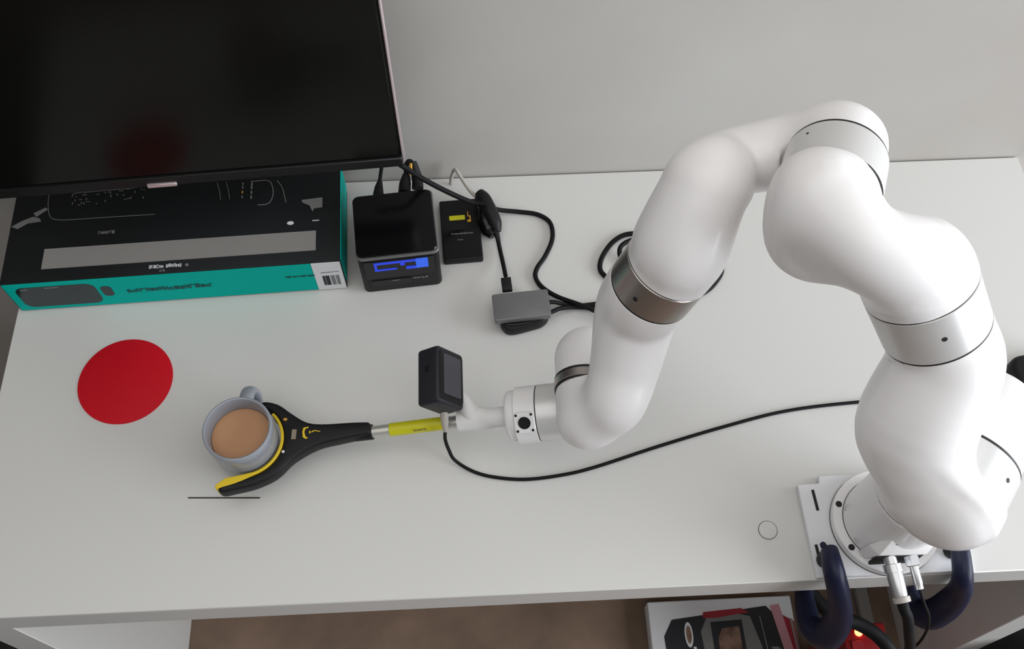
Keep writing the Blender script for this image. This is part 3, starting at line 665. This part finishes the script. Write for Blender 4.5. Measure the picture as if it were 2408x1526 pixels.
# mug
mgx, mgy = -0.2974, 0.4590
mug = thing('mug', 'grey stoneware mug of milky coffee held by the grabber jaw', 'mug', D((mgx, mgy, 0.0005)))
mo = D((mgx, mgy, 0.0005))
from_bm('mug_body', lathe_bm(mo, UP, [(0.0015, 0.0), (0.0015, 0.026), (0.0, 0.028), (0.0, 0.0315), (0.003, 0.0345), (0.015, 0.0372), (0.045, 0.0398), (0.080, 0.0405), (0.0885, 0.0405), (0.0900, 0.0398), (0.0905, 0.0385), (0.0900, 0.0372), (0.0885, 0.0364), (0.060, 0.0352), (0.030, 0.0335), (0.010, 0.029), (0.0075, 0.022), (0.0070, 0.0)], 96), M['mug'], mug)
ha = math.radians(85)
hd = V((math.cos(ha), math.sin(ha), 0))
from_bm('handle', tube_bm([mo + hd * 0.0375 + UP * 0.073, mo + hd * 0.047 + UP * 0.0745, mo + hd * 0.058 + UP * 0.069, mo + hd * 0.0635 + UP * 0.053, mo + hd * 0.060 + UP * 0.036, mo + hd * 0.050 + UP * 0.024, mo + hd * 0.036 + UP * 0.020], 0.0088, 18, 6, flat=0.6, up=hd), M['mug'], mug)
tag(from_bm('coffee', lathe_bm(mo, UP, [(0.012, 0.0282), (0.055, 0.0344), (0.0665, 0.0353), (0.0672, 0.0349), (0.0668, 0.0)], 64), M['coffee'], origin=mo + UP * 0.012), 'light brown milky coffee filling the grey mug', 'coffee')

# reaching grabber
grab = thing('grabber_tool', 'black and yellow reaching grabber clasping the grey mug', 'grabber', D((-0.150, 0.466, 0.03)))
JZ0, JZ1 = 0.033, 0.054
ctr = V((mgx, mgy, 0)); RI = 0.0435
def arc(r, a0, a1, n, c=ctr): return [V((c.x + r * math.cos(math.radians(a0 + (a1 - a0) * i / n)), c.y + r * math.sin(math.radians(a0 + (a1 - a0) * i / n)), 0)) for i in range(n + 1)]
inner = arc(RI + 0.003, 74, -72, 22)
tip = [V((-0.2990, 0.4120, 0)), V((-0.3130, 0.4080, 0)), V((-0.3225, 0.4030, 0)), V((-0.3245, 0.3985, 0)), V((-0.3195, 0.3950, 0))]
outer = catmull([V((-0.3195, 0.3950, 0)), V((-0.3060, 0.3975, 0)), V((-0.2810, 0.4030, 0)), V((-0.2570, 0.4145, 0)), V((-0.2380, 0.4335, 0)), V((-0.2110, 0.4490, 0)), V((-0.1835, 0.4552, 0)), V((-0.1620, 0.4590, 0)), V((-0.1462, 0.4612, 0))], 4)
upper = catmull([V((-0.1475, 0.4765, 0)), V((-0.1700, 0.4770, 0)), V((-0.2050, 0.4765, 0)), V((-0.2250, 0.4800, 0)), V((-0.2440, 0.4925, 0)), V((-0.2590, 0.5040, 0)), V((-0.2740, 0.5090, 0)), V((-0.2820, 0.5080, 0))], 4)
gp = inner + tip + outer[1:] + upper
jaw = from_bm('jaw_body', prism_bm([(p.x, p.y) for p in gp], TOP + JZ0, TOP + JZ1, bevel=0.004, seg=3), M['black'], grab)
li = arc(RI, 46, -70, 18); lo_ = arc(RI + 0.0034, 46, -70, 18)
lin_pts = li + [V((-0.3000, 0.4145, 0)), V((-0.3150, 0.4120, 0)), V((-0.3250, 0.4050, 0)), V((-0.3268, 0.4010, 0)), V((-0.3250, 0.3990, 0)), V((-0.3185, 0.4012, 0)), V((-0.3060, 0.4045, 0)), V((-0.2950, 0.4085, 0))] + lo_[::-1]
from_bm('jaw_lining', prism_bm([(p.x, p.y) for p in lin_pts], TOP + JZ0 - 0.001, TOP + JZ1 + 0.0012, bevel=0.0006, seg=1), M['yellow'], grab, label='yellow rubber lining')
gm = Matrix.Translation((0, 0, TOP + JZ1 + 0.0001))
def mark(name, pts, m): poly(name, gm, pts, m, jaw, 0.0006)
def orect(cx_, cy_, w, h, a=0.0):
    c_, s_ = math.cos(math.radians(a)), math.sin(math.radians(a))
    return [(cx_ + x * c_ - y * s_, cy_ + x * s_ + y * c_) for x, y in ((-w/2, -h/2), (w/2, -h/2), (w/2, h/2), (-w/2, h/2))]
mark('slot', orect(-0.2385, 0.4635, 0.0055, 0.0125, -2), 'khaki')
mark('mark', orect(-0.2500, 0.4835, 0.0040, 0.0030), 'orange')
mark('rivet', [(-0.2500 + 0.0018 * math.cos(t), 0.4420 + 0.0018 * math.sin(t)) for t in [i * math.pi / 5 for i in range(10)]], 'white')
mark('emblem', [(-0.2215, 0.4725), (-0.2275, 0.4715), (-0.2285, 0.4660), (-0.2275, 0.4590), (-0.2240, 0.4570), (-0.2215, 0.4580), (-0.2245, 0.4600), (-0.2262, 0.4660), (-0.2252, 0.4700), (-0.2215, 0.4712)], 'yellow')
mark('mark', orect(-0.2195, 0.4655, 0.0016, 0.0030), 'yellow')
mark('mark', [(-0.2175, 0.4650), (-0.2140, 0.4668), (-0.2080, 0.4655), (-0.2070, 0.4662), (-0.2140, 0.4678), (-0.2175, 0.4664)], 'yellow')
t0, t1 = D((-0.1530, 0.4668, 0.0420)), D((-0.0290, 0.4672, 0.0660))
td = (t1 - t0).normalized()
from_bm('sleeve_end', lathe_bm(t0 - td * 0.020, td, [(0, 0.0070), (0.006, 0.0092), (0.0275, 0.0094), (0.0280, 0.0075)], 32), M['black'], grab)
from_bm('shaft', lathe_bm(t0, td, [(0, 0.0074), ((t1 - t0).length, 0.0074)], 32), M['tube'], grab, label='silver tube')
from_bm('yellow_sleeve', lathe_bm(t0 + td * 0.0295, td, [(0, 0.0076), (0.0005, 0.0081), (0.0655, 0.0081), (0.066, 0.0076)], 32), M['yellowfilm'], grab, label='yellow wrap')
sx_ = td; sn = V((0, -0.55, 0.83)); sn = (sn - sn.dot(sx_) * sx_).normalized(); sy_ = sn.cross(sx_)
scribble(frame(t0 + td * 0.060 + sn * 0.0081, sx_, sy_, sn), 0.0, 0.016, -0.0040, 0.0018, 'khaki', grab, 21)

# small black camera on the bracket
ca = math.radians(36)
cn = V((math.cos(ca), -0.06, math.sin(ca))).normalized()               # screen side
cl = V((0.02, 0.985, 0.10)); cl = (cl - cl.dot(cn) * cn).normalized()   # long side
ct = cn.cross(cl).normalized()
if ct.z < 0: ct = -ct
cc = D((-0.0585, 0.4965, 0.117))
CF = frame(cc, cl, ct, cn)
acam = thing('action_camera', 'small black boxy camera mounted above the yellow grabber shaft', 'camera', D((-0.0590, 0.4985, 0.100)))
from_bm('camera_housing', box_bm(0.0690, 0.0475, 0.0320, CF, 0.0045, 3), M['cam'], acam)
from_bm('screen_frame', prism_bm(rrect(0.060, 0.0415, 0.004), 0, 0.0022, CF @ Matrix.Translation((0, 0, 0.0150)), 0.0008, 1), M['black'], acam)
from_bm('screen', prism_bm(rrect(0.049, 0.0310, 0.002), 0, 0.0006, CF @ Matrix.Translation((0.001, 0.0, 0.0172))), M['camscreen'], acam)
from_bm('lens', lathe_bm(CF @ V((-0.012, -0.004, -0.0150)), -cn, [(0, 0.0125), (0.0055, 0.0125), (0.0065, 0.0115), (0.0055, 0.0095), (0.0040, 0.004)], 36), M['black_gloss'], acam)
from_bm('shutter_button', box_bm(0.010, 0.0030, 0.008, CF @ Matrix.Translation((0.008, 0.0225, 0)), 0.0008, 1), M['black'], acam)
from_bm('side_latch', box_bm(0.012, 0.0035, 0.010, CF @ Matrix.Translation((0.010, -0.0225, 0.004)), 0.0008, 1), M['black'], acam)
# its cable
cb = thing('camera_cable', 'thin black cable trailing from the camera across the desk to the robot', 'cable', D((-0.056, 0.462, 0.088)))
from_bm('plug', tube_bm([D((-0.0555, 0.4690, 0.100)), D((-0.0562, 0.4610, 0.092)), D((-0.0560, 0.4560, 0.083)), D((-0.0562, 0.4520, 0.072))], [0.0050, 0.0050, 0.0042, 0.0026], 14, 3), M['cable_grey'], cb, label='grey plug')
from_bm('lead', tube_bm([D((-0.0560, 0.4530, 0.075)), D((-0.0575, 0.4490, 0.055)), D((-0.0545, 0.4440, 0.032)), D((-0.0480, 0.4370, 0.014)), D((-0.0277, 0.4260, 0.004)), D((-0.0019, 0.4175, 0.0025)), D((0.037, 0.4126, 0.0025)), D((0.0816, 0.416, 0.0025)), D((0.1243, 0.4245, 0.0025)), D((0.2061, 0.4482, 0.0025)), D((0.2895, 0.4701, 0.0025)), D((0.3738, 0.4883, 0.0025)), D((0.4693, 0.4962, 0.0025)), D((0.568, 0.497, 0.0025)), D((0.655, 0.505, 0.0025))], 0.0022, 10, 10), M['rubber'], cb)

# black box beside the robot shoulder
pb = thing('power_brick', 'black rounded brick partly hidden behind the robot shoulder', 'power brick', D((0.705, 0.515, 0.0005)))
from_bm('brick_shell', prism_bm([(p[0], p[1]) for p in rrect(0.085, 0.060, 0.016)], 0, 0.034, zrot(D((0.706, 0.513, 0.0005)), math.radians(8)), 0.007, 3), M['black'], pb)
from_bm('brick_ridge', prism_bm([(p[0], p[1]) for p in rrect(0.055, 0.030, 0.010)], 0.0335, 0.0365, zrot(D((0.706, 0.511, 0.0005)), math.radians(8)), 0.001, 2), M['black_gloss'], pb)

# ================================================================== clamps holding the mounting plate
def clamp(name, label, pts, rad, pad, foot):
    t = thing(name, label, 'clamp', D(pts[2]))
    P_ = [D(p) for p in pts]
    from_bm('clamp_arm', tube_bm(P_, rad, 18, 7, flat=0.8), M['navy'], t)
    from_bm('pressure_pad', lathe_bm(D(pad), UP, [(0, 0.009), (0.004, 0.010), (0.012, 0.0085), (0.020, 0.006)], 24), M['black'], t)
    from_bm('foot_pad', lathe_bm(D(foot), UP, [(0, 0.006), (0.012, 0.008), (0.0185, 0.010), (0.0215, 0.0095)], 24), M['black'], t)
    return t
cL = clamp('spring_clamp', 'navy plastic clamp at the left corner of the robot plate', [(0.3824, 0.2990, 0.030), (0.3803, 0.2830, 0.036), (0.3830, 0.2680, 0.030), (0.3930, 0.2510, 0.000), (0.4020, 0.2370, -0.045), (0.3990, 0.2290, -0.090), (0.3890, 0.2417, -0.112), (0.3881, 0.2686, -0.118), (0.3898, 0.2900, -0.118)], [0.0125, 0.0145, 0.0150, 0.0160, 0.0180, 0.020, 0.018, 0.016, 0.014], (0.381, 0.294, 0.0088), (0.3898, 0.286, -0.0725))
from_bm('clamp_nub', lathe_bm(D((0.3775, 0.3020, 0.032)), V((-0.4, 0.85, 0.2)), [(0, 0.004), (0.006, 0.0035), (0.008, 0.002)], 16), M['navy'], cL)
cR = clamp('spring_clamp', 'navy plastic clamp at the front right of the robot base', [(0.5330, 0.3040, 0.032), (0.5300, 0.2860, 0.036), (0.5285, 0.2640, 0.030), (0.5400, 0.2570, -0.010), (0.5430, 0.2510, -0.060), (0.5350, 0.2480, -0.098), (0.5270, 0.2600, -0.118), (0.5200, 0.2860, -0.118)], [0.0115, 0.0130, 0.0140, 0.0155, 0.0180, 0.0185, 0.0175, 0.015], (0.532, 0.298, 0.0088), (0.520, 0.286, -0.0725))

# ================================================================== robot supply leads
sp = thing('robot_power_lead', 'silver round connector with thick black cable plugged into the robot base', 'cable', D((0.442, 0.278, 0.052)))
s0_, s1_ = D((0.4395, 0.2850, 0.0560)), D((0.4475, 0.2330, 0.0430)); sd_ = (s1_ - s0_).normalized()
shell = from_bm('connector_shell', lathe_bm(s0_, sd_, [(0, 0.0072), (0.010, 0.0072), (0.0104, 0.0102), (0.019, 0.0102), (0.0194, 0.0086), (0.026, 0.0090), (0.044, 0.0080), (0.0465, 0.0074)], 40), M['steel'], sp)
from_bm('clamp_ring', lathe_bm(s0_, sd_, [(0.0465, 0.0080), (0.0468, 0.0098), (0.0525, 0.0098), (0.053, 0.0078)], 10), M['cable_grey'], sp)
from_bm('thick_cable', tube_bm([s0_ + sd_ * 0.050, s0_ + sd_ * 0.060, D((0.4545, 0.2195, 0.030)), D((0.4640, 0.2080, 0.000)), D((0.4760, 0.1960, -0.040)), D((0.4900, 0.1850, -0.110)), D((0.5000, 0.190, -0.220))], 0.0062, 16, 8), M['rubber'], sp)
sq = thing('robot_signal_lead', 'slim silver plug with thin black wire on the robot base', 'cable', D((0.466, 0.272, 0.05)))
q0, q1 = D((0.4640, 0.2840, 0.0560)), D((0.4700, 0.2450, 0.0440)); qd = (q1 - q0).normalized()
from_bm('hex_nut', lathe_bm(q0, qd, [(0, 0.0085), (0.011, 0.0085), (0.0125, 0.0070)], 6), M['steel'], sq)
from_bm('plug_barrel', lathe_bm(q0, qd, [(0.011, 0.0048), (0.032, 0.0052), (0.033, 0.0046), (0.038, 0.0046), (0.0385, 0.0035)], 20), M['steel'], sq)
from_bm('thin_wire', tube_bm([q0 + qd * 0.037, D((0.4760, 0.2350, 0.032)), D((0.4880, 0.2260, 0.008)), D((0.5000, 0.2180, -0.035)), D((0.5000, 0.2080, -0.085)), D((0.4850, 0.210, -0.140))], 0.0017, 8, 8), M['rubber'], sq)

# ================================================================== below the desk
pbx = thing('printed_carton', 'flat white carton printed with dark machines on the floor under the desk', 'box', (0.40, 0.340, 0))
KP = 1.0877
PX0, PX1, PY0, PY1, PZ = 0.252 * KP, 0.5005 * KP, 0.215 * KP, 0.384 * KP, 0.04
from_bm('carton_body', box_bm(PX1 - PX0, PY1 - PY0, PZ, Matrix.Translation(((PX0 + PX1) / 2, (PY0 + PY1) / 2, PZ / 2)), 0.002, 1), M['white'], pbx)
PT = Matrix.Translation((0, 0, PZ + 0.0003))
def pr(name, pts, m, h): return poly(name, PT, [(min(a, 0.499) * KP, b * KP) for a, b in pts], m, pbx, h)
pr('printed_panel', [(0.279, 0.236), (0.275, 0.325), (0.291, 0.352), (0.455, 0.368), (0.470, 0.350), (0.480, 0.236)], 'blackink', 0.0004)
pr('printed_shape', [(0.345, 0.236), (0.338, 0.330), (0.350, 0.352), (0.400, 0.358), (0.425, 0.352), (0.438, 0.300), (0.440, 0.236)], 'dimwhite', 0.0007)
pr('printed_shape', [(0.344, 0.352), (0.346, 0.362), (0.412, 0.366), (0.425, 0.358), (0.400, 0.356), (0.370, 0.352)], 'redprint', 0.0008)
pr('printed_shape', [(0.358, 0.236), (0.356, 0.345), (0.410, 0.347), (0.412, 0.236)], 'blackink', 0.0010)
pr('printed_shape', [(0.366, 0.245), (0.366, 0.318), (0.374, 0.334), (0.404, 0.336), (0.404, 0.245)], 'brownprint', 0.0013)
pr('printed_shape', [(0.317 + 0.0070 * math.cos(t), 0.326 + 0.021 * math.sin(t)) for t in [i * math.pi / 10 for i in range(20)]], 'white', 0.0008)
pr('printed_shape', [(0.317 + 0.0045 * math.cos(t), 0.326 + 0.015 * math.sin(t)) for t in [i * math.pi / 10 for i in range(20)]], 'brownprint', 0.0011)
pr('printed_shape', [(0.322, 0.306), (0.327, 0.306), (0.338, 0.240), (0.330, 0.240)], 'white', 0.0009)
pr('printed_shape', [(0.441, 0.352), (0.4425, 0.352), (0.452, 0.240), (0.4495, 0.240)], 'dimwhite', 0.0008)
pr('printed_shape', [(0.452, 0.300), (0.462, 0.288), (0.474, 0.284), (0.474, 0.292), (0.464, 0.300)], 'dimwhite', 0.0008)
pr('printed_stripe', [(0.462, 0.368), (0.478, 0.370), (0.506, 0.236), (0.484, 0.236)], 'pink', 0.0006)
pr('printed_stripe', [(0.480, 0.352), (0.519, 0.340), (0.519, 0.236), (0.508, 0.236)], 'redprint', 0.0005)
pr('printed_stripe', [(0.492, 0.345), (0.4965, 0.344), (0.517, 0.237), (0.511, 0.237)], 'greystrip', 0.0008)

ctl = thing('power_box', 'dark red box with a glowing red light under the desk', 'power box', (0.585, 0.300, 0))
CZ = TOP - 0.47
from_bm('box_shell', box_bm(0.070, 0.090, CZ, Matrix.Translation((0.5830, 0.269, CZ / 2)), 0.004, 2), M['redbox'], ctl)
from_bm('indicator_light', lathe_bm((0.573, 0.300, CZ - 0.0005), UP, [(0, 0.0065), (0.003, 0.006), (0.005, 0.003), (0.0055, 0.0)], 24), M['led'], ctl, label='glowing red light')
from_bm('box_ridge', box_bm(0.020, 0.050, 0.004, Matrix.Translation((0.567, 0.262, CZ + 0.0015)), 0.001, 1), M['redbox'], ctl)
wpo = thing('cable_channel', 'pale grey cable channel lying on the floor under the right end of the desk', 'cable channel', (0.690, 0.56, 0))
from_bm('channel_base', box_bm(0.026, 0.56, 0.010, Matrix.Translation((0.690, 0.58, 0.0052)), 0.001, 1), M['greypaint'], wpo)
from_bm('channel_lid', box_bm(0.022, 0.556, 0.004, Matrix.Translation((0.690, 0.58, 0.0122)), 0.001, 1), M['greystrip'], wpo)
cable('floor_cable', 'thick black cable sagging under the desk beside the red light', [(0.380, 0.40, -0.060), (0.402, 0.330, -0.165), (0.440, 0.275, -0.190), (0.478, 0.262, -0.200), (0.503, 0.246, -0.205), (0.522, 0.224, -0.215), (0.545, 0.205, -0.25)], 0.0095)
bgl = thing('storage_crate', 'black storage crate on the floor left of the desk', 'crate', (-0.80, 0.15, 0))
from_bm('crate_body', box_bm(0.30, 0.50, 0.42, Matrix.Translation((-0.80, 0.15, 0.2105)), 0.01, 2), M['black'], bgl)
from_bm('crate_lid', box_bm(0.31, 0.51, 0.03, Matrix.Translation((-0.80, 0.15, 0.4365)), 0.008, 2), M['bezel'], bgl)
bgr = thing('floor_bin', 'dark brown bin on the floor right of the desk', 'bin', (0.98, 0.15, 0))
from_bm('bin_body', box_bm(0.30, 0.46, 0.30, Matrix.Translation((0.99, 0.15, 0.1505)), 0.01, 2), M['gap'], bgr)
from_bm('bin_rim', box_bm(0.31, 0.47, 0.02, Matrix.Translation((0.99, 0.15, 0.3065)), 0.006, 2), M['bezel'], bgr)
